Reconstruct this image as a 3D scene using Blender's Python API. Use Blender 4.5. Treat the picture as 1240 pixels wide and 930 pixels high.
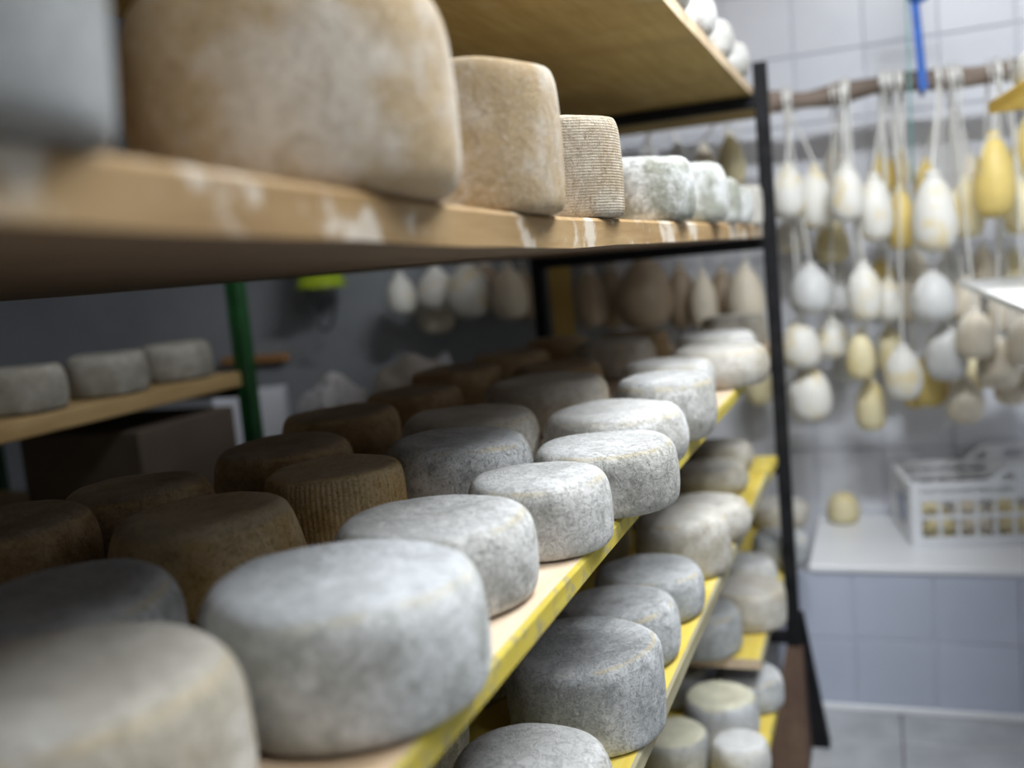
import bpy, bmesh, math, random
from mathutils import Vector, Matrix, noise
for o in list(bpy.data.objects): bpy.data.objects.remove(o)
C = bpy.context.scene.collection
S = bpy.context.scene
R_ = random.Random(7)

# ------------------------------------------------------------------ camera
CAMZ = 1.53                      # camera height above the floor (m)
F, CX, CY = 1206.0, 620.0, 465.0 # focal length and centre in photo pixels
yd = Vector((444, -186, F)).normalized()                 # rack direction seen by the camera
nd = Vector((928, 10007, F)); nd = (nd - yd * nd.dot(yd)).normalized()
xd = nd.cross(yd).normalized()
zu = -nd
def ray(px, py):
    d = Vector((px - CX, py - CY, F))
    return Vector((xd.dot(d), yd.dot(d), zu.dot(d)))
def onY(px, py, Y):
    d = ray(px, py); d = d * (Y / d.y); return Vector((d.x, d.y, d.z + CAMZ))
def onZ(px, py, z):              # z measured from the camera
    d = ray(px, py); d = d * (z / d.z); return Vector((d.x, d.y, d.z + CAMZ))
cam = bpy.data.cameras.new('camera'); co = bpy.data.objects.new('camera', cam); C.objects.link(co)
right = Vector((xd[0], yd[0], zu[0])); down = Vector((xd[1], yd[1], zu[1])); fwd = Vector((xd[2], yd[2], zu[2]))
m = Matrix((right, -down, -fwd)).transposed().to_4x4(); m.translation = Vector((0, 0, CAMZ))
co.matrix_world = m
cam.sensor_width = 36; cam.lens = 35.0; cam.clip_start = .02
cam.dof.use_dof = True; cam.dof.focus_distance = 1.2; cam.dof.aperture_fstop = 2.1
S.camera = co

# ------------------------------------------------------------------ world, light, exposure
w = bpy.data.worlds.new('world'); S.world = w; w.use_nodes = True
w.node_tree.nodes['Background'].inputs[0].default_value = (.5, .55, .65, 1)
w.node_tree.nodes['Background'].inputs[1].default_value = .05
S.view_settings.view_transform = 'Standard'; S.view_settings.look = 'None'
S.view_settings.exposure = 0.0; S.view_settings.gamma = 1
S.view_settings.use_curve_mapping = False
CEIL = 3.15
LAMPS = [((.42, 1.65, CEIL - .115), 1.2, .10, 84, 0), ((.75, .05, CEIL - .115), 1.2, .10, 26, 0)]  # second entry is a fill lamp added above the camera
for (loc, sx, sy, e, rz) in LAMPS:
    l = bpy.data.lights.new('tube_light', 'AREA'); l.shape = 'RECTANGLE'; l.size = sx; l.size_y = sy
    l.energy = e; l.color = (.93, .97, 1.0)
    lo = bpy.data.objects.new('tube_light', l); lo.location = loc; lo.rotation_euler = (0, 0, rz); C.objects.link(lo)

# ------------------------------------------------------------------ material helpers
def new_mat(name):
    mt = bpy.data.materials.new(name); mt.use_nodes = True
    nt = mt.node_tree; b = nt.nodes['Principled BSDF']
    return mt, nt, b
def nd_(nt, t, **kw):
    n = nt.nodes.new(t)
    for k, v in kw.items(): setattr(n, k, v)
    return n
def mix(nt, fac, a, b):
    n = nt.nodes.new('ShaderNodeMix'); n.data_type = 'RGBA'
    for idx, v in ((0, fac), (6, a), (7, b)):
        if hasattr(v, 'default_value') or hasattr(v, 'links'): nt.links.new(v, n.inputs[idx])
        elif isinstance(v, (int, float)): n.inputs[idx].default_value = v
        else: n.inputs[idx].default_value = (*v, 1)
    return n.outputs[2]
def ramp(nt, src, p0, p1):
    n = nt.nodes.new('ShaderNodeMapRange'); n.interpolation_type = 'SMOOTHSTEP'
    n.inputs[1].default_value = p0; n.inputs[2].default_value = p1
    nt.links.new(src, n.inputs[0]); return n.outputs[0]
def math_(nt, op, a, b=None):
    n = nt.nodes.new('ShaderNodeMath'); n.operation = op
    for i, v in enumerate((a, b)):
        if v is None: continue
        if isinstance(v, (int, float)): n.inputs[i].default_value = v
        else: nt.links.new(v, n.inputs[i])
    return n.outputs[0]
def coords(nt, scale=(1, 1, 1), rnd=True):
    tc = nd_(nt, 'ShaderNodeTexCoord'); mp = nd_(nt, 'ShaderNodeMapping')
    nt.links.new(tc.outputs['Object'], mp.inputs[0]); mp.inputs[3].default_value = scale
    if rnd:
        oi = nd_(nt, 'ShaderNodeObjectInfo'); k = math_(nt, 'MULTIPLY', oi.outputs['Random'], 37.0)
        cb = nd_(nt, 'ShaderNodeCombineXYZ')
        for i in range(3): nt.links.new(k, cb.inputs[i])
        nt.links.new(cb.outputs[0], mp.inputs[1])
    return mp.outputs[0], tc
def ntex(nt, vec, scale, detail=4, rough=.6):
    n = nd_(nt, 'ShaderNodeTexNoise'); n.inputs['Scale'].default_value = scale
    n.inputs['Detail'].default_value = detail; n.inputs['Roughness'].default_value = rough
    nt.links.new(vec, n.inputs['Vector']); return n.outputs[0]
def bump(nt, b, h, strength, dist):
    n = nd_(nt, 'ShaderNodeBump'); n.inputs['Strength'].default_value = strength; n.inputs['Distance'].default_value = dist
    nt.links.new(h, n.inputs['Height']); nt.links.new(n.outputs[0], b.inputs['Normal'])
def simple(name, col, rough=.5, metal=0, var=.0, scale=8, bmp=0, spec=.5):
    mt, nt, b = new_mat(name)
    b.inputs['Roughness'].default_value = rough; b.inputs['Metallic'].default_value = metal
    b.inputs['Specular IOR Level'].default_value = spec
    v, _ = coords(nt)
    n = ntex(nt, v, scale)
    dark = tuple(c * (1 - var) for c in col); lite = tuple(min(1, c * (1 + var)) for c in col)
    nt.links.new(mix(nt, ramp(nt, n, .3, .7), dark, lite), b.inputs['Base Color'])
    if bmp: bump(nt, b, n, .5, bmp)
    return mt
def rind(name, base, bloom, dark, rim=None, top=None, mould=.5, weave=0, fine=.0025, speck=1, tmix=.45):
    """aged rind: two-tone mottling, pale bloom, dark specks, coloured top edge, tinted top face"""
    mt, nt, b = new_mat(name)
    b.inputs['Roughness'].default_value = .82; b.inputs['Specular IOR Level'].default_value = .25
    v, tc = coords(nt)
    n1 = ntex(nt, v, 9, 5, .62); n2 = ntex(nt, v, 38, 6, .7); n3 = ntex(nt, v, 190, 6, .75); n4 = ntex(nt, v, 20, 3, .5)
    col = mix(nt, ramp(nt, n1, .42, .58), base, bloom)
    col = mix(nt, math_(nt, 'MULTIPLY', ramp(nt, n2, .47, .68), mould), col, dark)
    col = mix(nt, math_(nt, 'MULTIPLY', ramp(nt, n3, .53, .66), .65), col, bloom)
    col = mix(nt, math_(nt, 'MULTIPLY', ramp(nt, n3, .47, .34), .65 * speck), col, dark)
    ds = nd_(nt, 'ShaderNodeTexNoise'); ds.inputs['Scale'].default_value = 46; ds.inputs['Detail'].default_value = 5; ds.inputs['Roughness'].default_value = .65
    ds.inputs['Distortion'].default_value = 1.4; nt.links.new(v, ds.inputs['Vector'])
    vein = ramp(nt, math_(nt, 'ABSOLUTE', math_(nt, 'SUBTRACT', ds.outputs[0], .5)), .030, .004)
    col = mix(nt, math_(nt, 'MULTIPLY', vein, .30 * speck), col, dark)
    sp = nd_(nt, 'ShaderNodeSeparateXYZ'); nt.links.new(tc.outputs['Generated'], sp.inputs[0])
    gx = math_(nt, 'SUBTRACT', sp.outputs[0], .5); gy = math_(nt, 'SUBTRACT', sp.outputs[1], .5)
    rr = math_(nt, 'MULTIPLY', math_(nt, 'SQRT', math_(nt, 'ADD', math_(nt, 'MULTIPLY', gx, gx), math_(nt, 'MULTIPLY', gy, gy))), 2)
    zz = sp.outputs[2]
    if top:
        f = math_(nt, 'MULTIPLY', ramp(nt, zz, .82, .90), ramp(nt, rr, .92, .84))
        col = mix(nt, math_(nt, 'MULTIPLY', f, tmix), col, mix(nt, ramp(nt, n4, .3, .7), top, tuple(c * .8 for c in top)))
    if rim:
        f = math_(nt, 'MULTIPLY', math_(nt, 'MULTIPLY', ramp(nt, rr, .86, .895), ramp(nt, rr, .94, .905)), ramp(nt, zz, .78, .84))
        f = math_(nt, 'MULTIPLY', math_(nt, 'MULTIPLY', f, ramp(nt, n4, .40, .58)), ramp(nt, n3, .36, .5))
        col = mix(nt, math_(nt, 'MULTIPLY', f, .6), col, rim)
    nt.links.new(col, b.inputs['Base Color'])
    h = math_(nt, 'SUBTRACT', math_(nt, 'ADD', math_(nt, 'MULTIPLY', n2, 1.0), math_(nt, 'MULTIPLY', n3, 1.0)), math_(nt, 'MULTIPLY', vein, .35))
    if weave:
        wv = nd_(nt, 'ShaderNodeTexWave'); wv.bands_direction = 'Z'; wv.inputs['Scale'].default_value = weave
        wv.inputs['Distortion'].default_value = 1.2; wv.inputs['Detail'].default_value = 1; wv.inputs['Detail Scale'].default_value = 6
        nt.links.new(tc.outputs['Object'], wv.inputs['Vector'])
        h = math_(nt, 'ADD', h, math_(nt, 'MULTIPLY', wv.outputs['Fac'], .26))
    bump(nt, b, h, .75, fine)
    return mt
M = {}
M['grey'] = rind('grey_rind', (.47, .46, .425), (.69, .685, .66), (.20, .20, .18), rim=(.58, .50, .33), top=(.60, .61, .63), mould=.55)
M['white'] = rind('white_rind', (.52, .51, .475), (.72, .715, .70), (.30, .29, .26), rim=(.62, .55, .40), top=(.72, .72, .72), mould=.5)
M['frost'] = rind('frosted_rind', (.46, .465, .44), (.70, .71, .71), (.27, .275, .25), rim=(.60, .54, .40), top=(.60, .63, .69), mould=.6)
M['slate'] = rind('plain_grey_rind', (.27, .275, .27), (.34, .345, .345), (.20, .20, .195), mould=.3)
M['bluegrey'] = rind('bluegrey_rind', (.42, .435, .44), (.64, .65, .655), (.18, .185, .18), rim=(.60, .50, .30), top=(.50, .51, .52), mould=.55)
M['warm'] = rind('warm_rind', (.47, .425, .34), (.63, .605, .555), (.27, .23, .165), rim=(.58, .48, .32), top=(.64, .62, .58), mould=.45)
M['tan'] = rind('tan_rind', (.49, .36, .21), (.66, .58, .48), (.34, .235, .125), rim=(.55, .40, .22), mould=.35, speck=.4)
M['weave'] = rind('weave_rind', (.45, .36, .25), (.58, .51, .41), (.28, .20, .11), rim=(.62, .48, .28), mould=.4, weave=95, fine=.0024)
M['lit_ochre_rind'] = rind('lit_ochre_rind', (.56, .39, .17), (.66, .52, .31), (.26, .16, .06), top=(.42, .37, .31), rim=(.58, .43, .20), mould=.45)  # brown rind lightened to stand for light reaching these wheels
M['greybrown'] = rind('greybrown_rind', (.26, .245, .21), (.36, .345, .31), (.16, .145, .12), mould=.5)  # dark grey-brown rind for the green rack wheels
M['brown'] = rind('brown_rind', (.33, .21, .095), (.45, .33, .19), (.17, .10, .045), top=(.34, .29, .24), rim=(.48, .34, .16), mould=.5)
M['paletop'] = rind('paletop_rind', (.40, .41, .41), (.60, .61, .63), (.22, .23, .23), top=(.82, .79, .60), rim=(.74, .66, .38), mould=.4, tmix=.9)
M['lit_rim'] = rind('greygreen_lit_rim', (.33, .335, .28), (.72, .73, .72), (.20, .205, .165), rim=(.70, .70, .68), top=(.66, .67, .66), mould=.55, fine=.004)  # grey-green rind; light on the edge painted as pale rim and top

def wood(name, base, light, dark, along='Y', patch=None, pfac=.5, plo=.55, phi=.62, rough=.75, pscale=9):
    mt, nt, b = new_mat(name)
    b.inputs['Roughness'].default_value = rough; b.inputs['Specular IOR Level'].default_value = .3
    sc = {'X': (2, 22, 22), 'Y': (22, 2, 22), 'Z': (22, 22, 2)}[along]
    v, _ = coords(nt, sc); v2, _ = coords(nt)
    g = ntex(nt, v, 2.2, 6, .65); n = ntex(nt, v2, 3.0, 3, .5); p = ntex(nt, v2, pscale, 5, .62)
    col = mix(nt, ramp(nt, g, .32, .68), base, light)
    col = mix(nt, math_(nt, 'MULTIPLY', ramp(nt, n, .42, .7), .6), col, dark)
    if patch: col = mix(nt, math_(nt, 'MULTIPLY', ramp(nt, p, plo, phi), pfac), col, patch)
    nt.links.new(col, b.inputs['Base Color']); bump(nt, b, g, .4, .002)
    return mt
M['board_bare'] = wood('bare_board', (.50, .345, .20), (.60, .45, .29), (.36, .22, .10))
M['board_face_old'] = wood('stained_board_edge', (.30, .185, .075), (.40, .27, .13), (.17, .095, .04), patch=(.60, .53, .44), pfac=.85, plo=.505, phi=.60, pscale=13)
M['board_under'] = wood('shaded_board_underside', (.15, .10, .058), (.20, .135, .08), (.10, .065, .038))  # bare board wood darkened to paint in the shade beneath shelves
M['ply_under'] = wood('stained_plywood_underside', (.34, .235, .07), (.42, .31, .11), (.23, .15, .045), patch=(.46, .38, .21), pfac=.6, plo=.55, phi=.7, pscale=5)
M['ply_edge'] = wood('plywood_edge', (.60, .46, .30), (.70, .56, .38), (.45, .32, .19))
M['top_pink'] = wood('pinkish_board_top', (.62, .47, .33), (.72, .58, .44), (.48, .33, .19))
M['yellow_face'] = wood('chipped_yellow_edge', (.50, .39, .045), (.60, .50, .09), (.38, .29, .04), patch=(.30, .26, .15), pfac=.75, plo=.48, phi=.66, pscale=42)
M['yellow_top'] = wood('yellow_painted_top', (.60, .45, .07), (.68, .55, .13), (.52, .36, .05), patch=(.62, .54, .32), pfac=.6, plo=.55, phi=.68, pscale=30)
M['lit_ochre'] = wood('lit_ochre_paint', (.74, .47, .07), (.80, .55, .11), (.62, .38, .05))  # yellow brightened so the side board's underside and end look lit
M['grey_face'] = wood('weathered_board_edge', (.30, .27, .16), (.40, .36, .24), (.19, .165, .10), patch=(.50, .42, .14), pfac=.5, plo=.58, phi=.68)
M['green_board'] = wood('worn_pine_board', (.36, .245, .11), (.44, .31, .15), (.24, .14, .05))
M['rust_wood'] = wood('rusty_brown_leg', (.095, .055, .035), (.13, .08, .052), (.06, .035, .025), along='Z')
M['pole'] = wood('grey_bark_pole', (.20, .15, .12), (.34, .275, .23), (.09, .065, .05), along='X')
M['ochre'] = wood('ochre_plank', (.50, .34, .10), (.58, .42, .15), (.36, .23, .06), along='Z')
M['orange_wood'] = wood('orange_brown_rail', (.34, .16, .05), (.42, .21, .08), (.22, .10, .03), along='X')
M['black'] = simple('black_painted_steel', (.012, .012, .014), .6, 0, .4, 20, .0005, spec=.2)
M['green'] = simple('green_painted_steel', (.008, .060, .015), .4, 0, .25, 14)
M['white_wall'] = simple('white_plaster', (.42, .44, .47), .8, 0, .05, 3)
M['grey_wall'] = simple('grey_plaster', (.28, .295, .32), .85, 0, .12, 1.6)
M['ceiling'] = simple('ceiling_paint', (.74, .75, .76), .85, 0, .03, 2)
M['tile'] = simple('bluish_white_glazed_tile', (.76, .775, .84), .22, 0, .035, 3)
M['ctile'] = simple('counter_glazed_tile', (.56, .60, .72), .25, 0, .03, 3)
M['ctop'] = simple('white_counter_top', (.90, .91, .94), .35, 0, .02, 3)
M['grout'] = simple('pale_grout', (.66, .68, .75), .9, 0, .08, 20)
M['ftile'] = simple('grey_floor_tile', (.40, .41, .43), .35, 0, .12, 9)
M['fgrout'] = simple('dark_floor_grout', (.22, .22, .23), .9, 0, .1, 20)
M['cord'] = simple('off_white_cord', (.78, .77, .74), .8, 0, .08, 60)
M['blue'] = simple('blue_strap', (.02, .12, .48), .6, 0, .15, 30)
M['teal'] = simple('teal_cord', (.16, .42, .42), .7, 0, .15, 40)
M['plastic'] = simple('white_crate_plastic', (.82, .83, .86), .35, 0, .03, 6)
M['tag'] = simple('grey_blue_tag', (.36, .41, .55), .5, 0, .08, 10)
M['whiteboard'] = simple('white_plastic_board', (.86, .88, .90), .3, 0, .02, 4)
M['lime'] = simple('lime_plastic', (.30, .40, .02), .35, 0, .1, 8)
M['wire'] = simple('dark_wire', (.05, .05, .06), .4, .6, .1, 10)
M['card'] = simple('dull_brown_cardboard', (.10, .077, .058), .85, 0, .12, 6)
M['paper'] = simple('white_paper_board', (.68, .70, .78), .7, 0, .04, 6)
M['steel'] = simple('lamp_white_steel', (.8, .8, .8), .4, 0, .02, 5)
M['table'] = simple('grey_table', (.35, .35, .34), .5, 0, .08, 6)
M['wrap'] = simple('crumpled_white_wrap', (.52, .50, .48), .45, 0, .12, 14, .003)
mt, nt, b = new_mat('clear_crumpled_plastic'); M['bag'] = mt
b.inputs['Base Color'].default_value = (.75, .75, .80, 1); b.inputs['Roughness'].default_value = .18
b.inputs['Alpha'].default_value = .8
v, _ = coords(nt); bump(nt, b, ntex(nt, v, 22, 5, .7), .9, .02)
mt, nt, b = new_mat('lit_tube'); M['tube'] = mt
b.inputs['Emission Color'].default_value = (.95, .98, 1, 1); b.inputs['Emission Strength'].default_value = 6
PAL = {'white': (.80, .785, .74), 'pale yellow': (.80, .71, .45), 'yellow': (.78, .60, .20), 'beige': (.76, .68, .55), 'grey-white': (.66, .665, .66), 'shadowed': (.33, .25, .17)}
for k, c in PAL.items():
    mt, nt, b = new_mat('pear_cheese_' + k.replace(' ', '_').replace('-', '_')); M['pear ' + k] = mt
    b.inputs['Roughness'].default_value = .5; b.inputs['Subsurface Weight'].default_value = 0
    v, tc = coords(nt); n = ntex(nt, v, 12, 3)
    other = PAL['yellow'] if k in ('white', 'pale yellow') else tuple(q * .85 for q in c)
    sp = nd_(nt, 'ShaderNodeSeparateXYZ'); nt.links.new(tc.outputs['Generated'], sp.inputs[0])
    col = mix(nt, math_(nt, 'MULTIPLY', ramp(nt, n, .48, .68), .6), c, other)
    nt.links.new(col, b.inputs['Base Color'])

# ------------------------------------------------------------------ object helpers
def link(name, me, parent=None, loc=None, mats=None):
    o = bpy.data.objects.new(name, me); C.objects.link(o)
    if mats is not None:
        for q in (mats if isinstance(mats, (list, tuple)) else [mats]): me.materials.append(M[q] if isinstance(q, str) else q)
    if parent is not None: o.parent = parent
    if loc is not None: o.location = loc
    return o
def tag(o, label, cat, group=None):
    o['label'] = label; o['category'] = cat
    if group: o['group'] = group
    return o
def struct(o): o['kind'] = 'structure'; return o
def empty(name, loc, rz=0):
    o = bpy.data.objects.new(name, None); C.objects.link(o); o.location = loc; o.rotation_euler = (0, 0, rz)
    o.empty_display_size = .05; return o
def bm_mesh(bm, name, smooth=False):
    me = bpy.data.meshes.new(name); bm.normal_update(); bm.to_mesh(me); bm.free()
    if smooth:
        for p in me.polygons: p.use_smooth = True
    return me
def add_box(bm, sx, sy, sz, c=(0, 0, 0), rot=None, bevel=0):
    r = bmesh.ops.create_cube(bm, size=1)
    vs = r['verts']; bmesh.ops.scale(bm, vec=(sx, sy, sz), verts=vs)
    if bevel:
        es = list({e for v_ in vs for e in v_.link_edges})
        r2 = bmesh.ops.bevel(bm, geom=es, offset=bevel, segments=1, affect='EDGES')
        vs = list({v_ for f in bm.faces for v_ in f.verts}) if len(bm.faces) <= 26 else r2['verts']
    if rot is not None: bmesh.ops.rotate(bm, cent=(0, 0, 0), matrix=rot, verts=vs)
    bmesh.ops.translate(bm, vec=c, verts=vs)
def box(name, sx, sy, sz, loc, mat, parent=None, bevel=.002, rz=0):
    bm = bmesh.new(); add_box(bm, sx, sy, sz, bevel=bevel)
    o = link(name, bm_mesh(bm, name), parent, loc, mat)
    if rz: o.rotation_euler = (0, 0, rz)
    return o
def box3(name, x0, x1, y0, y1, z0, z1, mat, parent=None, bevel=.002, base=Vector((0, 0, 0))):
    c = Vector(((x0 + x1) / 2, (y0 + y1) / 2, (z0 + z1) / 2)) - base
    return box(name, x1 - x0, y1 - y0, z1 - z0, c, mat, parent, bevel)
def tube_mesh(name, pts, rad, seg=8):
    bm = bmesh.new(); rings = []
    pts = [Vector(p) for p in pts]
    rads = rad if isinstance(rad, (list, tuple)) else [rad] * len(pts)
    up = Vector((0.13, .31, .94)).normalized()
    for i, p in enumerate(pts):
        t = (pts[min(i + 1, len(pts) - 1)] - pts[max(i - 1, 0)]).normalized()
        a = t.cross(up)
        if a.length < .05: a = t.cross(Vector((1, 0, 0)))
        a.normalize(); b_ = t.cross(a)
        rings.append([bm.verts.new(p + (a * math.cos(k * 2 * math.pi / seg) + b_ * math.sin(k * 2 * math.pi / seg)) * rads[i]) for k in range(seg)])
    for i in range(len(rings) - 1):
        for k in range(seg):
            bm.faces.new((rings[i][k], rings[i][(k + 1) % seg], rings[i + 1][(k + 1) % seg], rings[i + 1][k]))
    bm.faces.new(rings[0][::-1]); bm.faces.new(rings[-1])
    bmesh.ops.recalc_face_normals(bm, faces=bm.faces)
    return bm_mesh(bm, name, True)
def chaikin(p, n=2):
    for _ in range(n):
        q = [p[0]]
        for a, b_ in zip(p, p[1:]):
            q.append((a[0] * .75 + b_[0] * .25, a[1] * .75 + b_[1] * .25)); q.append((a[0] * .25 + b_[0] * .75, a[1] * .25 + b_[1] * .75))
        q.append(p[-1]); p = q
    return p
def lathe(name, prof, seg, fn=None):
    """prof: list of (radius, z), first and last at radius 0"""
    bm = bmesh.new(); rows = []
    for (r, z) in prof:
        if r < 1e-6: rows.append([bm.verts.new(fn(0, 0, z, 0) if fn else (0, 0, z))])
        else:
            row = []
            for k in range(seg):
                a = 2 * math.pi * k / seg
                row.append(bm.verts.new(fn(r * math.cos(a), r * math.sin(a), z, a) if fn else (r * math.cos(a), r * math.sin(a), z)))
            rows.append(row)
    for A, B in zip(rows, rows[1:]):
        for k in range(seg):
            k2 = (k + 1) % seg
            if len(A) == 1 and len(B) == 1: continue
            if len(A) == 1: bm.faces.new((A[0], B[k2], B[k]))
            elif len(B) == 1: bm.faces.new((A[k], A[k2], B[0]))
            else: bm.faces.new((A[k], A[k2], B[k2], B[k]))
    bmesh.ops.recalc_face_normals(bm, faces=bm.faces)
    return bm_mesh(bm, name, True)
WORD = ['first', 'second', 'third', 'fourth', 'fifth', 'sixth', 'seventh', 'eighth', 'ninth', 'tenth', 'eleventh', 'twelfth', 'thirteenth', 'fourteenth', 'fifteenth', 'sixteenth', 'seventeenth', 'eighteenth', 'nineteenth', 'twentieth']

# ------------------------------------------------------------------ room
XL, XR, Y0, Y1 = -4.3, 2.1, -2.2, 3.85
floor = struct(box3('floor', XL, XR, Y0, Y1, -.06, -.008, 'fgrout', bevel=0))
ceiling = struct(box3('ceiling', XL, XR, Y0, Y1, CEIL, CEIL + .06, 'ceiling', bevel=0))
wall_back = struct(box3('wall_back', XL, XR, Y1, Y1 + .1, -.06, CEIL, ['grey_wall'], bevel=0))
wall_left = struct(box3('wall_left', XL - .1, XL, Y0, Y1, -.06, CEIL, 'grey_wall', bevel=0))
wall_right = struct(box3('wall_right', XR, XR + .1, Y0, Y1, -.06, CEIL, 'white_wall', bevel=0))
wall_front = struct(box3('wall_front', XL, XR, Y0 - .1, Y0, -.06, CEIL, 'grey_wall', bevel=0))
TS = .24
bm = bmesh.new(); add_box(bm, TS - .005, .008, TS - .005, bevel=.0018); tile_me = bm_mesh(bm, 'tile'); tile_me.materials.append(M['tile'])
gx0, gx1 = -.99, XR
bk = box3('grout_bed', gx0, XR, Y1 - .004, Y1, 0, CEIL, 'grout', wall_back, 0, base=wall_back.location)
for i in range(12):
    for j in range(13):
        o = link('tile', tile_me, wall_back, Vector((gx0 + TS * (i + .5) + .01, Y1 - .008, .015 + TS * (j + .5))) - wall_back.location)
FT = .40
bm = bmesh.new(); add_box(bm, FT - .006, FT - .006, .008, bevel=.0015); ft_me = bm_mesh(bm, 'floor_tile'); ft_me.materials.append(M['ftile'])
for i in range(12):
    for j in range(10):
        x = -3.2 + FT * (i + .5); y = -.15 + FT * (j + .5) - .02
        link('tile', ft_me, floor, Vector((x, y, -.004)) - floor.location)

# counter built against the back wall
CT = CAMZ - 1.045; CF = 3.22; CXL = -.255
counter = empty('tiled_counter', (.6, CF + .3, 0))
tag(counter, 'low white counter faced with bluish-grey tiles under the hanging cheeses', 'counter')
box3('counter_body', CXL, XR - .01, CF + .008, Y1 - .014, .022, CT - .022, 'grout', counter, 0, base=counter.location)
box3('counter_top', CXL - .004, XR - .01, CF - .006, Y1 - .014, CT - .022, CT, 'ctop', counter, .004, base=counter.location)
box3('plinth', CXL, XR - .01, CF - .004, Y1 - .014, 0, .022, 'ctop', counter, .003, base=counter.location)
ctw = .2385; cth = (CT - .044) / 2
bm = bmesh.new(); add_box(bm, ctw - .004, .010, cth - .004, bevel=.0015); ct_me = bm_mesh(bm, 'counter_tile'); ct_me.materials.append(M['ctile'])
for i in range(8):
    for j in range(2):
        link('tile', ct_me, counter, Vector((CXL + .085 - ctw * .5 + ctw * i + .04, CF + .006, .022 + cth * (j + .5))) - counter.location)

# ceiling lamps: the aisle's own, then the added fill
for k, (loc, sx, sy, e, rz) in enumerate(LAMPS):
    t = empty('ceiling_lamp', (loc[0], loc[1], CEIL))
    tag(t, ['white fluorescent ceiling lamp over the aisle near the counter', 'added white fill lamp on the ceiling over the aisle entrance'][k], 'lamp', 'fluorescent ceiling lamps')
    box('lamp_housing', sx + .08, .16, .05, (0, 0, -.026), 'steel', t, .005)
    for s in (-1, 1):
        link('lamp_tube', tube_mesh('lamp_tube', [(-sx / 2, s * .045, -.075), (sx / 2, s * .045, -.075)], .014, 10), t, (0, 0, 0), 'tube')
        box('tube_holder', .02, .12, .05, (s * (sx / 2 + .012), 0, -.07), 'steel', t, .003)

# ------------------------------------------------------------------ main rack
FX, BX = -.316, -1.02
rack = empty('cheese_rack', (-.65, 1.2, 0))
tag(rack, 'black steel cheese rack with long stained and yellow-painted wooden shelves', 'rack')
RB = rack.location
def board(name, x0, x1, y0, y1, ztop, th, mats, bow=None, ny=24, label=None):
    """mats: top, bottom, front face, ends. Long board with a slightly uneven front edge"""
    bm = bmesh.new(); rows = []
    for i in range(ny + 1):
        y = y0 + (y1 - y0) * i / ny
        dz = bow(y) if bow else 0
        e = .0022 * noise.noise(Vector((y * 4.1, ztop * 9, .3))); e2 = .0018 * noise.noise(Vector((y * 5.3, ztop * 7, 4.3)))
        zt, zb = ztop + dz, ztop - th + dz
        rows.append([bm.verts.new(q) for q in ((x0, y, zb), (x1 + e, y, zb + e2), (x1 + e, y, zt - .004), (x1 + e - .004, y, zt), (x0, y, zt))])
    mi = [1, 2, 2, 0, 2]
    for A, B in zip(rows, rows[1:]):
        for k in range(5):
            f = bm.faces.new((A[k], A[(k + 1) % 5], B[(k + 1) % 5], B[k])); f.material_index = mi[k]
    f = bm.faces.new(rows[0]); f.material_index = 3
    f = bm.faces.new(rows[-1][::-1]); f.material_index = 3
    bmesh.ops.recalc_face_normals(bm, faces=bm.faces)
    bmesh.ops.translate(bm, vec=Vector((0, 0, CAMZ)) - Vector((RB.x, RB.y, RB.z)), verts=bm.verts)
    o = link(name, bm_mesh(bm, name), rack, (0, 0, 0), list(mats))
    if label: o['label'] = label
    return o
ubow = lambda y: .021 * (max(0, 1.0 - y) / .7) ** 1.4
Z_TOP, Z_UP, Z2, Z3, Z4, Z5 = .436, .045, -.32, -.62, -.987, -1.14
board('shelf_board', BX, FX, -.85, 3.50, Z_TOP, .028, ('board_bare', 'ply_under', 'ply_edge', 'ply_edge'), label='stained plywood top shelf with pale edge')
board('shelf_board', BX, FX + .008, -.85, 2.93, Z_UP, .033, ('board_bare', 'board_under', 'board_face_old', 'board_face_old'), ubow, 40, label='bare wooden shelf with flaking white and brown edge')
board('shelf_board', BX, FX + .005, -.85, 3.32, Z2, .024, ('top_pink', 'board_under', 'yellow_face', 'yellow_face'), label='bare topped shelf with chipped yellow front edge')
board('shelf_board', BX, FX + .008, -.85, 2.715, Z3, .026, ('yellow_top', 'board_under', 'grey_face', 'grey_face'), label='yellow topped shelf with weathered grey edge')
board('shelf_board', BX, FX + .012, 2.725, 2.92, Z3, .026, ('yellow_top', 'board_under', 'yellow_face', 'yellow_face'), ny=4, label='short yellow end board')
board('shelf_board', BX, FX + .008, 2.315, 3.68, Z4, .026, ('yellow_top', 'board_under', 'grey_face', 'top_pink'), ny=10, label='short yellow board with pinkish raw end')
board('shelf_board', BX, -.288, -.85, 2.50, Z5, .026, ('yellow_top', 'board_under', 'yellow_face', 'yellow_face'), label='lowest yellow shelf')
PXF, PXB = -.291, -.995
for (py, zt) in ((2.955, .495), (-.62, .495)):
    for px_ in (PXF, PXB):
        z0 = .20 if (px_ == PXF and py > 0) else 0
        box3('post', px_ - .019, px_ + .019, py - .019, py + .019, z0, CAMZ + zt, 'black', rack, .002, base=RB)
    for zz in (Z_TOP - .028, Z_UP - .033, Z2 - .024, Z3 - .026, Z4 - .026, Z5 - .026):
        if py > 0: zz = zz
        box3('crossbeam', PXB + .019, PXF - .019, py - .016, py + .016, CAMZ + zz - .034, CAMZ + zz - .0005, 'black', rack, .002, base=RB)
for zz in (.30, -.02):     # rear rails tie the two ends together, out of the light
    box3('rear_rail', PXB - .034, PXB - .02, -.6, 2.93, CAMZ + zz - 1.35, CAMZ + zz - 1.32, 'black', rack, .002, base=RB)
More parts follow.
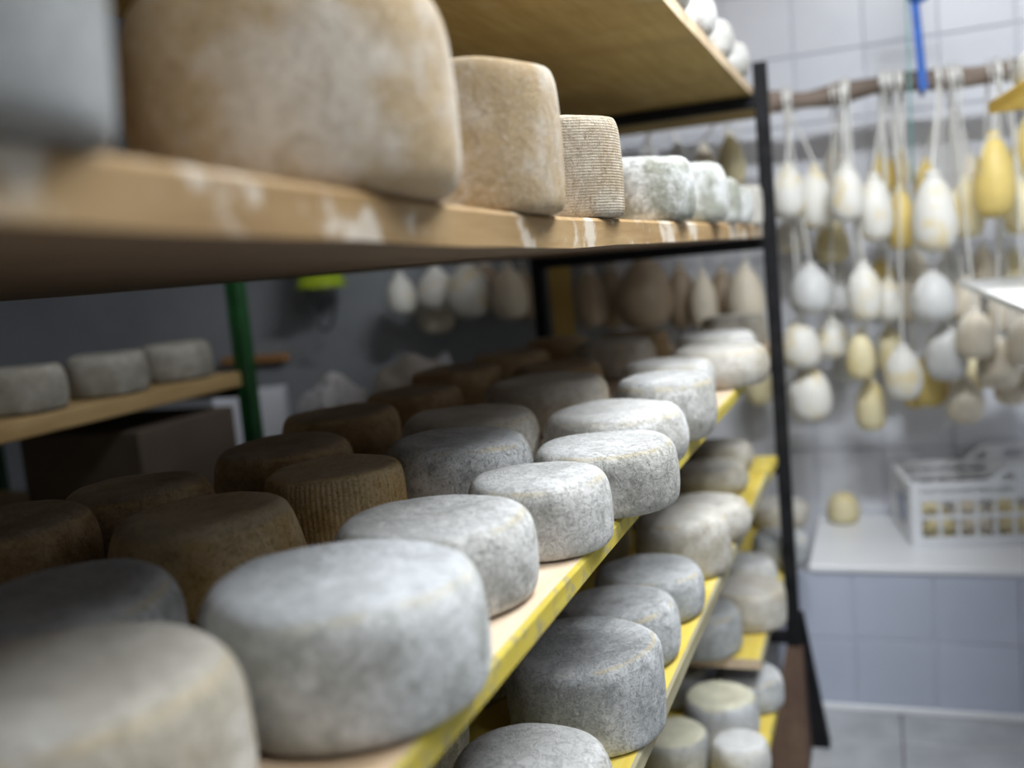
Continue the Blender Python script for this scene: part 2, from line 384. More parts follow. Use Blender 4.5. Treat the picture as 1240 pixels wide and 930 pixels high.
for xx in (-.95, -.42):
    box3('support_block', xx - .05, xx + .05, 2.18, 2.30, 0, CAMZ + Z5 - .0265, 'rust_wood', rack, .003, base=RB)
# splayed rust-brown foot of the front post
bm = bmesh.new()
def prism(bm, lo, hi, z0, z1):
    v0 = [bm.verts.new((x, y, z0)) for x, y in lo]; v1 = [bm.verts.new((x, y, z1)) for x, y in hi]
    n = len(lo)
    for k in range(n): bm.faces.new((v0[k], v0[(k + 1) % n], v1[(k + 1) % n], v1[k]))
    bm.faces.new(v0[::-1]); bm.faces.new(v1)
    bmesh.ops.recalc_face_normals(bm, faces=bm.faces)
prism(bm, [(-.385, 2.74), (-.255, 2.74), (-.255, 2.94), (-.385, 2.94)], [(-.312, 2.925), (-.266, 2.925), (-.266, 2.976), (-.312, 2.976)], 0, .325)
bmesh.ops.translate(bm, vec=-RB, verts=bm.verts)
o = link('post_foot', bm_mesh(bm, 'post_foot'), rack, (0, 0, 0), 'rust_wood'); o['label'] = 'splayed rust-brown foot of the post'
bm = bmesh.new()
prism(bm, [(-.262, 2.955), (-.205, 2.955), (-.205, 2.998), (-.262, 2.998)], [(-.30, 2.955), (-.262, 2.955), (-.262, 2.985), (-.30, 2.985)], 0, .42)
bmesh.ops.translate(bm, vec=-RB, verts=bm.verts)
link('brace', bm_mesh(bm, 'brace'), rack, (0, 0, 0), 'black')

# ------------------------------------------------------------------ cheese wheels
PROFS = {
 'round': [(0, 0), (.5, 0), (.86, 0), (.965, .06), (1, .26), (1.0, .6), (.97, .80), (.90, .93), (.80, .985), (.6, .992), (.3, .985), (0, .98)],
 'bulge': [(0, 0), (.5, 0), (.80, 0), (.93, .08), (1, .32), (1.0, .55), (.95, .80), (.85, .95), (.72, .99), (.45, .985), (0, .98)],
 'straight': [(0, 0), (.5, 0), (.91, 0), (.975, .03), (.99, .15), (1.0, .5), (.99, .82), (.955, .95), (.89, .995), (.7, 1.0), (.4, .985), (0, .98)],
 'taper': [(0, 0), (.5, 0), (.93, 0), (1, .08), (1.0, .3), (.93, .62), (.86, .86), (.80, .965), (.70, 1.0), (.4, .985), (0, .98)],
}
def wheel(name, x, y, zbase, r, h, mat, style, seed, lean=0, ribs=0):
    prof = [(a * r, b_ * h) for a, b_ in chaikin(PROFS[style], 2)]
    # extra rings on the flank so that the noise can dent it
    seg = 336 if ribs else 80
    def fn(px_, py_, pz, a):
        p = Vector((px_, py_, pz)); q = p * 9 + Vector((seed * 3.7, seed * 1.3, 0)); q2 = p * 28 + Vector((0, seed * 2.1, 5))
        k = 1 + .030 * noise.noise(q) + .009 * noise.noise(q2)
        zk = (pz / h) ** 1.5
        dz = (.065 * noise.noise(q * .8 + Vector((9, 0, 0))) + .012 * noise.noise(q2)) * h * zk
        rr = math.hypot(px_, py_)
        if ribs and rr > .9 * r and .06 < pz / h < .93: k += (.009 if ribs == 84 else .002) * math.cos(ribs * a) * (.6 + .4 * noise.noise(q))
        return (px_ * k, py_ * k, max(0, pz + dz))
    me = lathe(name, prof, seg, fn)
    o = link(name, me, None, (x, y, CAMZ + zbase + .0008), mat)
    o.rotation_euler = (0, 0, seed * 1.7)
    return o
def row(items, zbase, group, phrase, zfn=None, start=1):
    """items listed from the black post towards the aisle entrance"""
    for k, it in enumerate(items):
        x, y, r, h, mat, style, look = it[:7]; ribs = it[7] if len(it) > 7 else 0
        o = wheel('aged_cheese', x, y, zbase + (zfn(y) if zfn else 0), r, h, mat, style, R_.random() * 20, ribs=ribs)
        if zfn: o.rotation_euler = (math.atan((zfn(y + .05) - zfn(y - .05)) / .1), 0, 0)
        tag(o, f'{look} cheese wheel, {WORD[k]} from the counter end {phrase}', 'cheese', group)
Gr, Wh, Bg, Wa = 'pale grey mottled', 'whitish-grey', 'blue-grey', 'warm grey'
row([(-.441, 3.19, .100, .094, 'warm', 'straight', 'cream-sided'),
     (-.415, 2.635, .105, .095, 'white', 'round', Wh),
     (-.358, 2.303, .114, .091, 'warm', 'bulge', 'broad cream-sided'),
     (-.429, 2.055, .098, .092, 'white', 'round', Wh),
     (-.358, 1.672, .088, .107, 'grey', 'bulge', 'tall grey pitted'),
     (-.395, 1.470, .112, .089, 'white', 'bulge', 'broad whitish-grey'),
     (-.344, 1.223, .095, .086, 'grey', 'round', Gr),
     (-.373, 1.043, .083, .085, 'grey', 'round', Gr),
     (-.421, 0.861, .100, .088, 'grey', 'round', Gr),
     (-.396, 0.642, .110, .102, 'frost', 'round', 'large whitish-grey'),
     (-.470, 0.436, .106, .106, 'warm', 'round', 'large beige-grey blurred')], Z2, 'cheese wheels on the yellow-edged shelf', 'in yellow-edged shelf front row')
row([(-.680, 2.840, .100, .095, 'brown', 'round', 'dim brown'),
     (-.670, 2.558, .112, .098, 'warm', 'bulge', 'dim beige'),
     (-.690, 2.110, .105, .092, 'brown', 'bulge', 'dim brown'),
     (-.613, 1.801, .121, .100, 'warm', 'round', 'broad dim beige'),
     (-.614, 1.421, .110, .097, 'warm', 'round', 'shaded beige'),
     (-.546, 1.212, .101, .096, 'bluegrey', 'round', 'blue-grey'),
     (-.645, 1.056, .087, .092, 'lit_ochre_rind', 'straight', 'ribbed ochre-brown', 84),
     (-.682, 0.846, .104, .096, 'lit_ochre_rind', 'taper', 'tapered brown-sided'),
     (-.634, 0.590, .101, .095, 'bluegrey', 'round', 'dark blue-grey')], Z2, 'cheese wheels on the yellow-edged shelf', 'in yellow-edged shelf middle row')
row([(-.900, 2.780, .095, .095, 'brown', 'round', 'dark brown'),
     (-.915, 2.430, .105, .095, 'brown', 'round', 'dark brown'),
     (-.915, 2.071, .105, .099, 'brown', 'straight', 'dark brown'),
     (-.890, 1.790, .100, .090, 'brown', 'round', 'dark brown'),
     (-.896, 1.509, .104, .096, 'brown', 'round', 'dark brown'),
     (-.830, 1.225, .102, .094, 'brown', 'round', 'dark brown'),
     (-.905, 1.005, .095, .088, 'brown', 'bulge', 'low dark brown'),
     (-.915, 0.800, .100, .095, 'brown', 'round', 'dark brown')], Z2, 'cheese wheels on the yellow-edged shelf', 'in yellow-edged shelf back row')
row([(-.387, 2.800, .098, .100, 'warm', 'straight', 'cream'),
     (-.388, 2.557, .100, .097, 'lit_rim', 'round', 'pale'),
     (-.385, 2.325, .100, .106, 'lit_rim', 'round', 'pale frosted'),
     (-.380, 2.048, .100, .117, 'lit_rim', 'round', 'grey-green lit-rimmed'),
     (-.384, 1.684, .102, .108, 'lit_rim', 'round', 'grey-green lit-rimmed'),
     (-.390, 1.214, .100, .123, 'weave', 'straight', 'tan basket-ridged', 90),
     (-.383, 0.935, .100, .140, 'tan', 'straight', 'tall smooth tan'),
     (-.397, 0.651, .120, .150, 'tan', 'round', 'large tan blurred'),
     (-.403, 0.289, .119, .150, 'slate', 'straight', 'large plain grey')], Z_UP, 'cheese wheels on the eye-level shelf', 'on the bare eye-level shelf', ubow)
row([(-.445, 2.752, .096, .077, 'warm', 'bulge', Wa),
     (-.432, 2.504, .097, .071, 'warm', 'bulge', Wa),
     (-.381, 2.105, .099, .080, 'warm', 'bulge', 'warm grey sagging'),
     (-.383, 1.873, .093, .113, 'warm', 'round', 'tall warm grey'),
     (-.401, 1.640, .096, .081, 'bluegrey', 'round', 'beige-sided blue-grey'),
     (-.409, 1.444, .098, .089, 'bluegrey', 'round', Bg),
     (-.393, 1.211, .106, .116, 'bluegrey', 'straight', 'large blue-grey yellow-rimmed'),
     (-.384, 0.965, .092, .092, 'grey', 'bulge', 'rough grey')], Z3, 'cheese wheels on the lower yellow shelf', 'in lower yellow shelf front row')
row([(-.620, 2.200, .100, .090, 'grey', 'round', 'dim grey'),
     (-.610, 1.950, .100, .090, 'warm', 'round', 'dim warm grey'),
     (-.630, 1.560, .100, .090, 'grey', 'round', 'dim grey'),
     (-.620, 1.300, .100, .095, 'grey', 'round', 'dim grey'),
     (-.610, 1.060, .100, .090, 'grey', 'round', 'dim grey')], Z3, 'cheese wheels on the lower yellow shelf', 'in lower yellow shelf back row')
row([(-.366, 3.475, .100, .090, 'warm', 'bulge', 'small beige'),
     (-.328, 3.075, .088, .094, 'bluegrey', 'bulge', 'overhanging dark grey'),
     (-.400, 2.800, .090, .092, 'grey', 'bulge', 'pale grey'),
     (-.366, 2.562, .101, .098, 'warm', 'straight', 'cream-grey'),
     (-.450, 2.365, .096, .109, 'bluegrey', 'round', 'dull blue-grey')], Z4, 'cheese wheels on the short yellow board', 'on the short yellow board')
row([(-.352, 2.405, .083, .086, 'bluegrey', 'round', 'dark slate-grey'),
     (-.530, 2.410, .085, .088, 'paletop', 'round', 'pale-topped grey'),
     (-.398, 2.235, .088, .100, 'paletop', 'round', 'tall cream-topped grey'),
     (-.475, 2.062, .080, .086, 'paletop', 'round', 'cream-topped grey'),
     (-.330, 2.050, .064, .086, 'white', 'bulge', 'small frosted white')], Z5, 'cheese wheels on the lowest shelf', 'on the lowest yellow shelf')
row([(-.398, y_, .10, .088, 'white', 'bulge', 'bright white') for y_ in (2.78, 2.47, 2.18, 1.90, 1.62)], Z_TOP, 'cheese wheels on the topmost plywood shelf', 'on the topmost plywood shelf')

# ------------------------------------------------------------------ wooden pole with hanging pear-shaped cheeses
PY = 3.575
pa = onY(925, 121, PY); pb = onY(1228, 88, PY)
def pole_pt(x):
    t = (x - pa.x) / (pb.x - pa.x)
    return Vector((x, PY, pa.z + (pb.z - pa.z) * t + .009 * math.sin(x * 5) + .007 * math.sin(x * 13 + 1)))
pole = link('hanging_pole', tube_mesh('hanging_pole', [pole_pt(-2.05 + i * .05) - Vector((0, PY, CAMZ)) for i in range(67)],
            [.032 + .011 * noise.noise(Vector((i * .45, 2, 1))) for i in range(67)], 12), None, (0, PY, CAMZ), 'pole')
tag(pole, 'rough grey-brown wooden pole from which the cheeses hang', 'pole')
# blue strap knotted round the pole
sx_ = onY(1114, 50, PY).x
strap = empty('ceiling_strap', (sx_, PY, CEIL)); tag(strap, 'blue strap tied from the ceiling round the wooden pole', 'strap')
pp = pole_pt(sx_); top_ = onY(1106, 2, PY)
def strip_mesh(name, pts, wdt, th):
    bm = bmesh.new(); rings = []
    for p in pts:
        p = Vector(p); rings.append([bm.verts.new(p + Vector((a * wdt / 2, b_ * th / 2, 0))) for a, b_ in ((-1, -1), (1, -1), (1, 1), (-1, 1))])
    for A, B in zip(rings, rings[1:]):
        for k in range(4): bm.faces.new((A[k], A[(k + 1) % 4], B[(k + 1) % 4], B[k]))
    bm.faces.new(rings[0][::-1]); bm.faces.new(rings[-1]); bmesh.ops.recalc_face_normals(bm, faces=bm.faces)
    return bm_mesh(bm, name)
base = Vector((sx_, PY, CEIL))
link('strap_web', strip_mesh('strap_web', [Vector((sx_ - .01, PY - .046, CEIL)) - base, Vector((top_.x + .002, PY - .048, top_.z)) - base, Vector((sx_, PY - .048, pp.z + .02)) - base, Vector((sx_ + .004, PY - .050, pp.z - .035)) - base], .026, .006), strap, (0, 0, 0), 'blue')
ringp = [(.0, math.cos(a) * .046, math.sin(a) * .046 + pp.z - CEIL) for a in [i * math.pi / 8 for i in range(17)]]
link('strap_loop', tube_mesh('strap_loop', ringp, .007, 8), strap, (0, 0, 0), 'blue')
bm = bmesh.new(); bmesh.ops.create_icosphere(bm, subdivisions=2, radius=.03)
for v_ in bm.verts: v_.co *= 1 + .25 * noise.noise(v_.co * 40)
bmesh.ops.scale(bm, vec=(1.15, .7, 1), verts=bm.verts)
link('strap_knot', bm_mesh(bm, 'strap_knot', True), strap, Vector((top_.x + .012, PY - .05, top_.z + .012)) - base, 'blue')
tx = onY(1101, 100, PY).x
tc_ = link('teal_cord', tube_mesh('teal_cord', [(0, -.062, CEIL - CAMZ), (.002, -.062, .9), (.0, -.064, .5), (-.004, -.06, .14)], .0035, 6), None, (tx, PY, CAMZ), 'teal')
tag(tc_, 'thin teal cord dangling beside the blue strap', 'cord')

def pear_mesh(r, h, seed):
    p = [(0, 0), (.40, .0), (.78, .05), (1.0, .20), (1.03, .40), (.95, .58), (.76, .74), (.52, .85), (.32, .905), (.28, .93), (.34, .96), (.24, .99), (0, 1)]
    prof = [(a * r, b_ * h) for a, b_ in chaikin(p, 1)]
    def fn(x, y, z, a):
        q = Vector((x, y, z)) * 12 + Vector((seed * 5, seed, 0)); k = 1 + .05 * noise.noise(q)
        return (x * k + .02 * r * math.sin(seed * 9 + z * 14), y * k, z)
    return lathe('pear', prof, 28, fn)
TIES = [onY(p_, 110, PY).x for p_ in (520, 600, 700, 790, 880, 951, 1022, 1080, 1148, 1212, 1262)]
placed = []
def hanging(bb, colour, Y, label, group, tail=True):
    x0, y0, x1, y1 = bb; x0 -= 2.5; x1 += 2.5
    def blobs(Y):
        p = onY((x0 + x1) / 2, y1, Y); r = (onY(x1, y1, Y).x - onY(x0, y1, Y).x) / 2; hh = onY(x0, y0, Y).z - onY(x0, y1, Y).z
        return [(Vector((p.x, Y, p.z + hh * .35)), r), (Vector((p.x, Y, p.z + hh * .68)), r * .72)]
    def cost(Yc):
        c_ = abs(Yc - Y) * .05
        for (p, r) in blobs(Yc):
            for (q, rq) in placed: c_ += max(0, r + rq - (p - q).length)
        return c_
    lo_ = 3.60 if 'behind' in label else 3.38
    Y = min([lo_ + .012 * i for i in range(int((3.77 - lo_) / .012))], key=cost)
    placed.extend(blobs(Y))
    cbot = onY((x0 + x1) / 2, y1, Y); ctop = onY((x0 + x1) / 2, y0, Y)
    r = (onY(x1, (y0 + y1) / 2, Y).x - onY(x0, (y0 + y1) / 2, Y).x) / 2
    h = max(ctop.z - cbot.z, r * 2.1)
    t = empty('hanging_cheese', cbot); tag(t, label, 'cheese', group)
    sd = R_.random() * 9
    bdy = link('cheese_body', pear_mesh(r, h, sd), t, (0, 0, 0), 'pear ' + colour)
    neck = Vector((0, 0, h * .925))
    a = R_.uniform(-.015, .015)
    tie = min(TIES, key=lambda q: abs(q - cbot.x))
    pt = pole_pt(min(max((cbot.x + a) * .35 + tie * .65 + a, -2.0), 1.1)) - cbot
    ring = [neck + Vector((math.cos(q) * (r * .30), math.sin(q) * (r * .30), .002 * math.sin(3 * q))) for q in [i * math.pi / 6 for i in range(13)]]
    link('neck_cord', tube_mesh('neck_cord', ring, .0042, 6), t, (0, 0, 0), 'cord')
    side = -1 if Y < PY else 1
    p1 = neck + Vector((0, 0, r * .32 + .0)); 
    c1 = neck + Vector((r * .29, 0, 0))
    link('hanging_cord', tube_mesh('hanging_cord', [c1, neck + Vector((.0, 0, h * .11)), pt + Vector((0, side * .041, -.03)), pt + Vector((0, side * .042, .01)), pt + Vector((0, 0, .044)), pt + Vector((0, -side * .042, .005)), pt + Vector((.004, -side * .040, -.034))], .0042, 6), t, (0, 0, 0), 'cord')
    if tail:
        link('cord_tail', tube_mesh('cord_tail', [neck + Vector((-r * .3, -.003, 0)), neck + Vector((-r * .62, -.01 - r * .3, -h * .18)), neck + Vector((-r * .75, -r * .75 - .008, -h * .42))], .003, 5), t, (0, 0, 0), 'cord')
    return t
W_, PYL, YE, BE, GW = 'white', 'pale yellow', 'yellow', 'beige', 'grey-white'
up = [((938, 196, 975, 265), W_, 3.47), ((972, 198, 1008, 277), W_, 3.53), ((1003, 172, 1022, 228), BE, 3.72), ((1008, 196, 1046, 268), W_, 3.44), ((1043, 208, 1081, 292), W_, 3.50), ((1058, 178, 1080, 238), YE, 3.68), ((1081, 176, 1101, 232), YE, 3.72),
      ((1078, 222, 1107, 303), YE, 3.58), ((1110, 190, 1136, 248), YE, 3.70), ((1108, 205, 1159, 306), W_, 3.42), ((1151, 212, 1192, 288), PYL, 3.56), ((1164, 185, 1188, 235), BE, 3.73), ((1183, 158, 1229, 264), YE, 3.42), ((1219, 212, 1256, 284), PYL, 3.56), ((1228, 140, 1262, 214), YE, 3.69)]
mid = [((942, 258, 978, 306), W_, 3.70), ((990, 262, 1027, 319), PYL, 3.70), ((1054, 312, 1083, 352), YE, 3.73), ((960, 318, 1007, 380), GW, 3.47), ((1029, 316, 1068, 389), W_, 3.46), ((1065, 334, 1093, 389), W_, 3.60), ((1086, 332, 1111, 390), BE, 3.72), ((1106, 325, 1156, 391), GW, 3.46),
       ((1150, 332, 1186, 388), BE, 3.62), ((1160, 372, 1204, 434), BE, 3.44), ((1196, 345, 1232, 402), BE, 3.70), ((1222, 380, 1262, 442), BE, 3.44)]
mid += [((1096, 300, 1122, 348), BE, 3.73), ((1136, 306, 1164, 352), GW, 3.73), ((1004, 326, 1030, 380), GW, 3.72), ((1176, 296, 1206, 352), BE, 3.72), ((1212, 300, 1244, 352), PYL, 3.73)]
low = [((949, 386, 993, 446), W_, 3.50), ((989, 384, 1029, 434), W_, 3.60), ((958, 440, 1006, 509), W_, 3.52), ((1029, 398, 1059, 460), PYL, 3.50), ((1064, 394, 1095, 452), PYL, 3.68), ((1074, 416, 1116, 484), W_, 3.48), ((1040, 455, 1073, 521), PYL, 3.58),
       ((1110, 424, 1146, 492), YE, 3.66), ((1125, 390, 1171, 460), GW, 3.48), ((1149, 455, 1191, 512), BE, 3.58), ((1186, 408, 1236, 470), BE, 3.46), ((1206, 436, 1246, 490), BE, 3.66), ((1096, 440, 1122, 494), YE, 3.73), ((1240, 428, 1276, 480), BE, 3.56), ((1012, 418, 1036, 462), GW, 3.73), ((1166, 424, 1194, 474), PYL, 3.73), ((1140, 440, 1162, 484), BE, 3.74)]
for lst, tier in ((up, 'upper'), (mid, 'middle'), (low, 'lower')):
    lst.sort(key=lambda q: q[0][0] + q[0][2])
    for k, (bb, c_, Y) in enumerate(lst):
        hanging(bb, c_, Y, f'{c_} pear-shaped cheese hung in the {tier} tier, {WORD[k]} from the black post', 'pear-shaped cheeses hanging over the counter', tail=R_.random() < .6)
TA = 'shadowed'  # brown that carries the shade behind the rack in its colour
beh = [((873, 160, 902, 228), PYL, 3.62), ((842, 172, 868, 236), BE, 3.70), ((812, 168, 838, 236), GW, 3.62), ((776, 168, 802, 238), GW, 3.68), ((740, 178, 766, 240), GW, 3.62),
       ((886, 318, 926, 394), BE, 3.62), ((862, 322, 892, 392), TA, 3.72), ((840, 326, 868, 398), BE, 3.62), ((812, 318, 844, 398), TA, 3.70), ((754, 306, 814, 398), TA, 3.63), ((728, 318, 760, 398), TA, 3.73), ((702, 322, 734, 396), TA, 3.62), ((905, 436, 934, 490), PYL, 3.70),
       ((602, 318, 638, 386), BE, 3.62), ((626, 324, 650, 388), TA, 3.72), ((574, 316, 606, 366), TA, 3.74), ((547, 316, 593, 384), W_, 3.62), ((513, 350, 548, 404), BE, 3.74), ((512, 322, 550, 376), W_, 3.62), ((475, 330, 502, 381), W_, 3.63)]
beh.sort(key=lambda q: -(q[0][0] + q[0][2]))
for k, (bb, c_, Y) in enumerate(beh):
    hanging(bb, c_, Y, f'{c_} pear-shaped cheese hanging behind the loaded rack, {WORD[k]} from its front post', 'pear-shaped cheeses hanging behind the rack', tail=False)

# ------------------------------------------------------------------ crate and loose cheese on the counter
A = onZ(1105, 664, -1.045); B = onZ(1047, 630, -1.045); D = onZ(1240, 652, -1.045)
ang = math.atan2(D.y - A.y, D.x - A.x); LX, LY, HH = .52, .34, .215
ang = .16
crate = empty('plastic_crate', (A.x, A.y, CT + .0008), ang); tag(crate, 'white plastic lattice crate holding cheeses on the counter', 'crate')
def cb(name, x0, x1, y0, y1, z0, z1, mat='plastic'): return box3(name, x0, x1, y0, y1, z0, z1, mat, crate, .0025)
cb('crate_floor', .006, LX - .006, .006, LY - .006, 0, .010)
for (x, y) in ((0, 0), (LX - .034, 0), (0, LY - .034), (LX - .034, LY - .034)):
    cb('corner_post', x, x + .034, y, y + .034, 0, HH)
for y in (0, LY - .012):
    cb('bottom_rail', .034, LX - .034, y, y + .012, 0, .032)
    cb('middle_rail', .034, LX - .034, y, y + .010, .092, .106)
    cb('upper_rail', .034, LX - .034, y, y + .012, HH - .062, HH - .04)
    cb('top_rail', .034, LX - .034, y - .004, y + .016, HH - .022, HH)
    n = 7
    for k in range(n):
        x = .034 + (LX - .068) * (k + 1) / (n + 1)
        cb('slat', x - .006, x + .006, y + .002, y + .010, .032, HH - .022)
    cb('handle_plate', .315, .375, y + .001, y + .011, HH - .062, HH + .04)
for x in (0, LX - .012):
    cb('bottom_rail', x, x + .012, .034, LY - .034, 0, .04)
    cb('middle_rail', x, x + .010, .034, LY - .034, .12, .134)
    cb('top_rail', x - .004, x + .016, .034, LY - .034, HH - .022, HH)
    for k in range(4):
        y = .034 + (LY - .068) * (k + 1) / 5
        cb('slat', x + .002, x + .010, y - .007, y + .007, .04, HH - .022)
# raised stacking shoulders: sloping gussets at each corner and a hump mid-side
def gusset(pts, y0, y1, name):
    bm = bmesh.new()
    a = [bm.verts.new((x, y0, z)) for x, z in pts]; b_ = [bm.verts.new((x, y1, z)) for x, z in pts]; n = len(pts)
    for k in range(n): bm.faces.new((a[k], a[(k + 1) % n], b_[(k + 1) % n], b_[k]))
    bm.faces.new(a[::-1]); bm.faces.new(b_); bmesh.ops.recalc_face_normals(bm, faces=bm.faces)
    return link(name, bm_mesh(bm, name), crate, (0, 0, 0), 'plastic')
for y in (LY - .014, -.002):
    for (p, q) in (((.235, .275), (.30, .335)), ):
        gusset([(p[0], HH - .004), (q[0], HH + .05), (q[0] + .15, HH + .05), (q[0] + .15, HH + .034), (q[0] + .014, HH + .034), (p[0] + .03, HH - .004)], y, y + .014, 'raised_handle')
cb('crate_tag', -.003, .0005, LY * .30, LY * .62, .06, .145, 'tag')
ck = 0
for (x, y, z, r) in ((.10, .10, .01, .058), (.215, .095, .01, .056), (.335, .10, .01, .058), (.44, .12, .01, .05), (.11, .225, .01, .055), (.23, .23, .01, .056), (.35, .225, .01, .056), (.45, .25, .01, .045)):
    prof = [(a * r, b_ * r * 1.55) for a, b_ in chaikin([(0, 0), (.6, 0), (.92, .15), (1, .4), (.9, .7), (.6, .93), (.3, 1), (0, .97)], 2)]
    p = crate.location + Matrix.Rotation(ang, 3, 'Z') @ Vector((x, y, z + .0012))
    sd = R_.random() * 9
    o = link('small_cheese', lathe('small_cheese', prof, 30, lambda a, b_, c_, t_: (a * (1 + .04 * noise.noise(Vector((a, b_, c_)) * 20 + Vector((sd, 0, 0)))), b_, c_)), None, p, 'pear ' + [PYL, BE, PYL, W_][ck % 4])
    tag(o, f"small {[PYL, BE, PYL, W_][ck % 4]} cheese in the crate's {'front' if ck < 4 else 'wall-side'} row, {WORD[ck % 4]} from the tagged end", 'cheese', 'small cheeses in the crate'); ck += 1
lp = onZ(1022, 632, -1.045); lp.y = min(lp.y, 3.74)
prof = [(a * .058, b_ * .108) for a, b_ in chaikin([(0, 0), (.6, 0), (.95, .12), (1.02, .4), (.9, .72), (.62, .94), (.3, 1), (0, .98)], 2)]
o = link('loose_cheese', lathe('loose_cheese', prof, 36), None, (lp.x, lp.y, CT + .0008), 'pear ' + PYL)
tag(o, 'small pale yellow round cheese standing on the counter beside the crate', 'cheese')

# ------------------------------------------------------------------ shelves reaching in from the opposite rack
orack = empty('side_rack', (.62, 2.5, 0)); tag(orack, 'side rack with a white board and a yellow painted shelf', 'rack')
ob = orack.location
def poly_board(name, pts, z0, z1, mat):
    bm = bmesh.new(); prism(bm, pts, pts, z0, z1); bmesh.ops.translate(bm, vec=-ob, verts=bm.verts)
    es = list(bm.edges); bmesh.ops.bevel(bm, geom=es, offset=.002, segments=1, affect='EDGES')
    return link(name, bm_mesh(bm, name), orack, (0, 0, 0), mat)
zw = -.165
c0 = onZ(1161, 340, zw); c1 = onZ(1240, 372, zw); dr = (Vector((c1.x, c1.y)) - Vector((c0.x, c0.y)))
c2 = Vector((c0.x, c0.y)) + dr * 1.25
c3 = onZ(1240, 330, zw); de = (Vector((c3.x - c0.x, c3.y - c0.y))).normalized() * .62
o = poly_board('white_board', [(c0.x, c0.y), (c2.x, c2.y), (c2.x + .30, c2.y), (c0.x + .38, c0.y)], CAMZ + zw - .016, CAMZ + zw, 'whiteboard'); o['label'] = 'thin white plastic board'
zy = .262
e0 = onZ(1197, 138, zy); e1 = onZ(1240, 128, zy)
o = poly_board('yellow_board', [(e0.x, e0.y), (e0.x + .045, e0.y - .42), (e0.x + .36, e0.y - .42), (e0.x + .36, e0.y + .03)], CAMZ + zy, CAMZ + zy + .028, 'lit_ochre'); o['label'] = 'yellow painted board'
for (x, y) in ((.58, 1.98), (.58, 3.02)):
    box3('post', x, x + .04, y, y + .04, 0, 2.15, 'black', orack, .002, base=ob)
for y in (2.25, 2.48):
    box3('bracket', e0.x + .10, .60, y, y + .03, CAMZ + zy - .028, CAMZ + zy - .0005, 'black', orack, .002, base=ob)
for y in (2.30, 2.80):
    box3('bracket', .40, .60, y, y + .03, CAMZ + zw - .045, CAMZ + zw - .0165, 'black', orack, .002, base=ob)
box3('rail', .58, .62, 2.02, 3.02, CAMZ + zw - .045, CAMZ + zw - .0165, 'black', orack, .002, base=ob)
box3('rail', .58, .62, 2.02, 3.02, CAMZ + zy - .028, CAMZ + zy - .0005, 'black', orack, .002, base=ob)
q = onY(1229, 75, e0.y - .12)
o = wheel('aged_cheese', q.x + .086, e0.y - .12, zy + .0285, .09, .09, 'white', 'bulge', 3.3)
tag(o, 'bright white cheese wheel on the yellow board of the side rack', 'cheese')

# ------------------------------------------------------------------ green rack and things beyond the main rack
grack = empty('green_rack', (-2.1, 1.7, 0)); tag(grack, 'dim green steel rack with a pine shelf behind the main rack', 'rack'); gb = grack.location
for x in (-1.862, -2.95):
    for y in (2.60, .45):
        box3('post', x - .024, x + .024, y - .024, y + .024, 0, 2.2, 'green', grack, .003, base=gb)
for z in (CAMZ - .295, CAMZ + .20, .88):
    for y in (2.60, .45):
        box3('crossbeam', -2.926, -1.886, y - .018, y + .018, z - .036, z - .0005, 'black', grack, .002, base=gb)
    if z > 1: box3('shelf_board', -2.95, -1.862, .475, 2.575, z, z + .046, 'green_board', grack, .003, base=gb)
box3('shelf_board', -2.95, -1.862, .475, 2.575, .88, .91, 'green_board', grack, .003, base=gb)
for k, (bb) in enumerate([(190, 410, 275, 466), (105, 420, 205, 488), (0, 432, 125, 502), (-150, 440, 15, 520)]):
    y = [2.42, 2.13, 1.84, 1.56][k]; x = [-1.975, -1.968, -1.972, -1.97][k]
    o = wheel('aged_cheese', x, y, -.249, .108, .112, 'greybrown', 'round', k * 2.3 + 1)
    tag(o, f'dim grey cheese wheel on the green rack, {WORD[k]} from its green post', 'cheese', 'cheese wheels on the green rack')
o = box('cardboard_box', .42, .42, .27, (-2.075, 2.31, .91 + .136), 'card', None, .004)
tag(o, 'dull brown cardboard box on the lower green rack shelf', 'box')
# work table behind the racks, with packages
tbl = empty('work_table', (-1.75, 3.25, 0)); tag(tbl, 'grey work table standing behind the racks by the wall', 'table'); tb = tbl.location
box3('table_top', -2.75, -1.12, 2.78, 3.42, .93, .96, 'table', tbl, .003, base=tb)
for x in (-2.70, -1.21):
    for y in (2.82, 3.34):
        box3('leg', x, x + .04, y, y + .04, 0, .93, 'table', tbl, .002, base=tb)
def crumple(name, sx, sy, sz, loc, mat, seed, amp=.28, freq=2.6):
    bm = bmesh.new(); bmesh.ops.create_icosphere(bm, subdivisions=4, radius=1)
    for v_ in bm.verts:
        n = v_.co.normalized(); k = 1 + amp * noise.noise(n * freq + Vector((seed, 0, 0))) + amp * .6 * abs(noise.noise(n * freq * 2.7 + Vector((0, seed, 0))))
        v_.co = n * k
        v_.co.z = max(v_.co.z, -.72)
    bmesh.ops.scale(bm, vec=(sx, sy, sz), verts=bm.verts)
    zmin = min(v_.co.z for v_ in bm.verts); bmesh.ops.translate(bm, vec=(0, 0, -zmin), verts=bm.verts)
    return link(name, bm_mesh(bm, name, False), None, loc, mat)
q = onY(402, 470, 2.98)
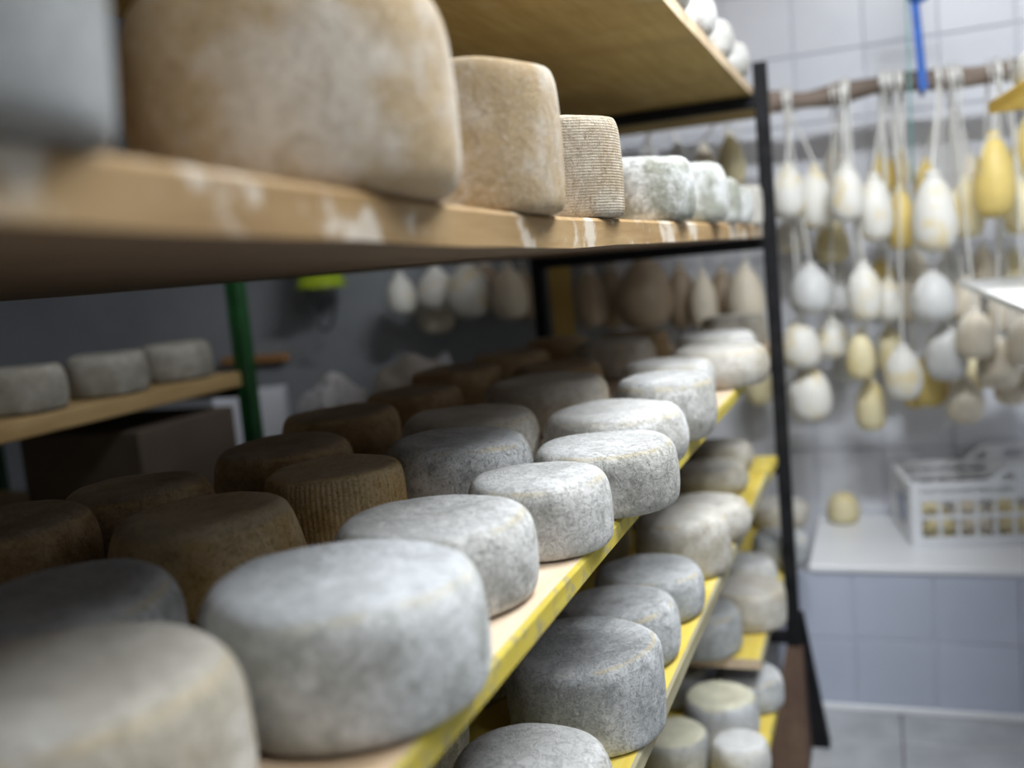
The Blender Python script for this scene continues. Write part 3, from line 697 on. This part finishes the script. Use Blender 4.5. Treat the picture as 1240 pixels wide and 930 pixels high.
o = crumple('plastic_bag', .13, .11, .13, (q.x, 2.98, .9608), 'bag', 2.2); tag(o, 'crumpled clear plastic bag on the table behind the rack', 'bag')
q = onY(498, 446, 3.05)
o = crumple('wrapped_package', .15, .12, .165, (q.x, 3.05, .9608), 'wrap', 5.1, .18); tag(o, 'pale crumpled wrapped package on the table behind the rack', 'package')
q = onY(310, 500, 2.95)
o = box('white_carton', .24, .20, .21, (q.x - .02, 2.96, .9608 + .105), 'paper', None, .003, .5); tag(o, 'plain white carton on the table beside the green post', 'carton')
q = onY(535, 424, 3.2)
o = crumple('paper_ball', .05, .04, .06, (q.x - .02, 3.25, .9608), 'paper', 8.1, .15)
o.scale.z = 2.6; tag(o, 'small bluish white paper bundle standing behind the wrapped package', 'paper')
# lime bucket hung upside down on a wall peg, its wire handle drooping
q = onY(377, 350, 3.60)
bucket = empty('lime_bucket', (q.x, 3.68, q.z)); tag(bucket, 'lime green bucket hanging upside down from a wall peg', 'bucket')
prof = [(0, .20), (.075, .20), (.088, .10), (.098, .018), (.108, .018), (.108, 0), (.095, 0), (.085, .10), (.07, .19), (0, .19)]
link('bucket_body', lathe('bucket_body', prof, 40), bucket, (0, 0, 0), 'lime')
hp = [(.104 * math.cos(a) , -.02, .008 - .185 * math.sin(a)) for a in [math.pi * i / 20 for i in range(21)]]
link('wire_handle', tube_mesh('wire_handle', [(x * .62 + .01, y, z) for x, y, z in hp], .006, 6), bucket, (0, 0, 0), 'wire')
link('wall_peg', tube_mesh('wall_peg', [(0, -.01, .212), (0, .168, .212)], .01, 8), bucket, (0, 0, 0), 'wire')
q = onY(330, 434, 3.80)
o = box('wall_rail', .34, .05, .032, (q.x - .11, Y1 - .026, q.z), 'orange_wood', None, .003); tag(o, 'orange-brown wooden rail fixed to the grey wall', 'rail')
q0 = onY(676, 330, 3.80)
o = box('ochre_plank', .085, .03, 1.75, (q0.x, Y1 - .03, .876), 'ochre', None, .003); tag(o, 'ochre wooden plank standing upright against the wall', 'plank')
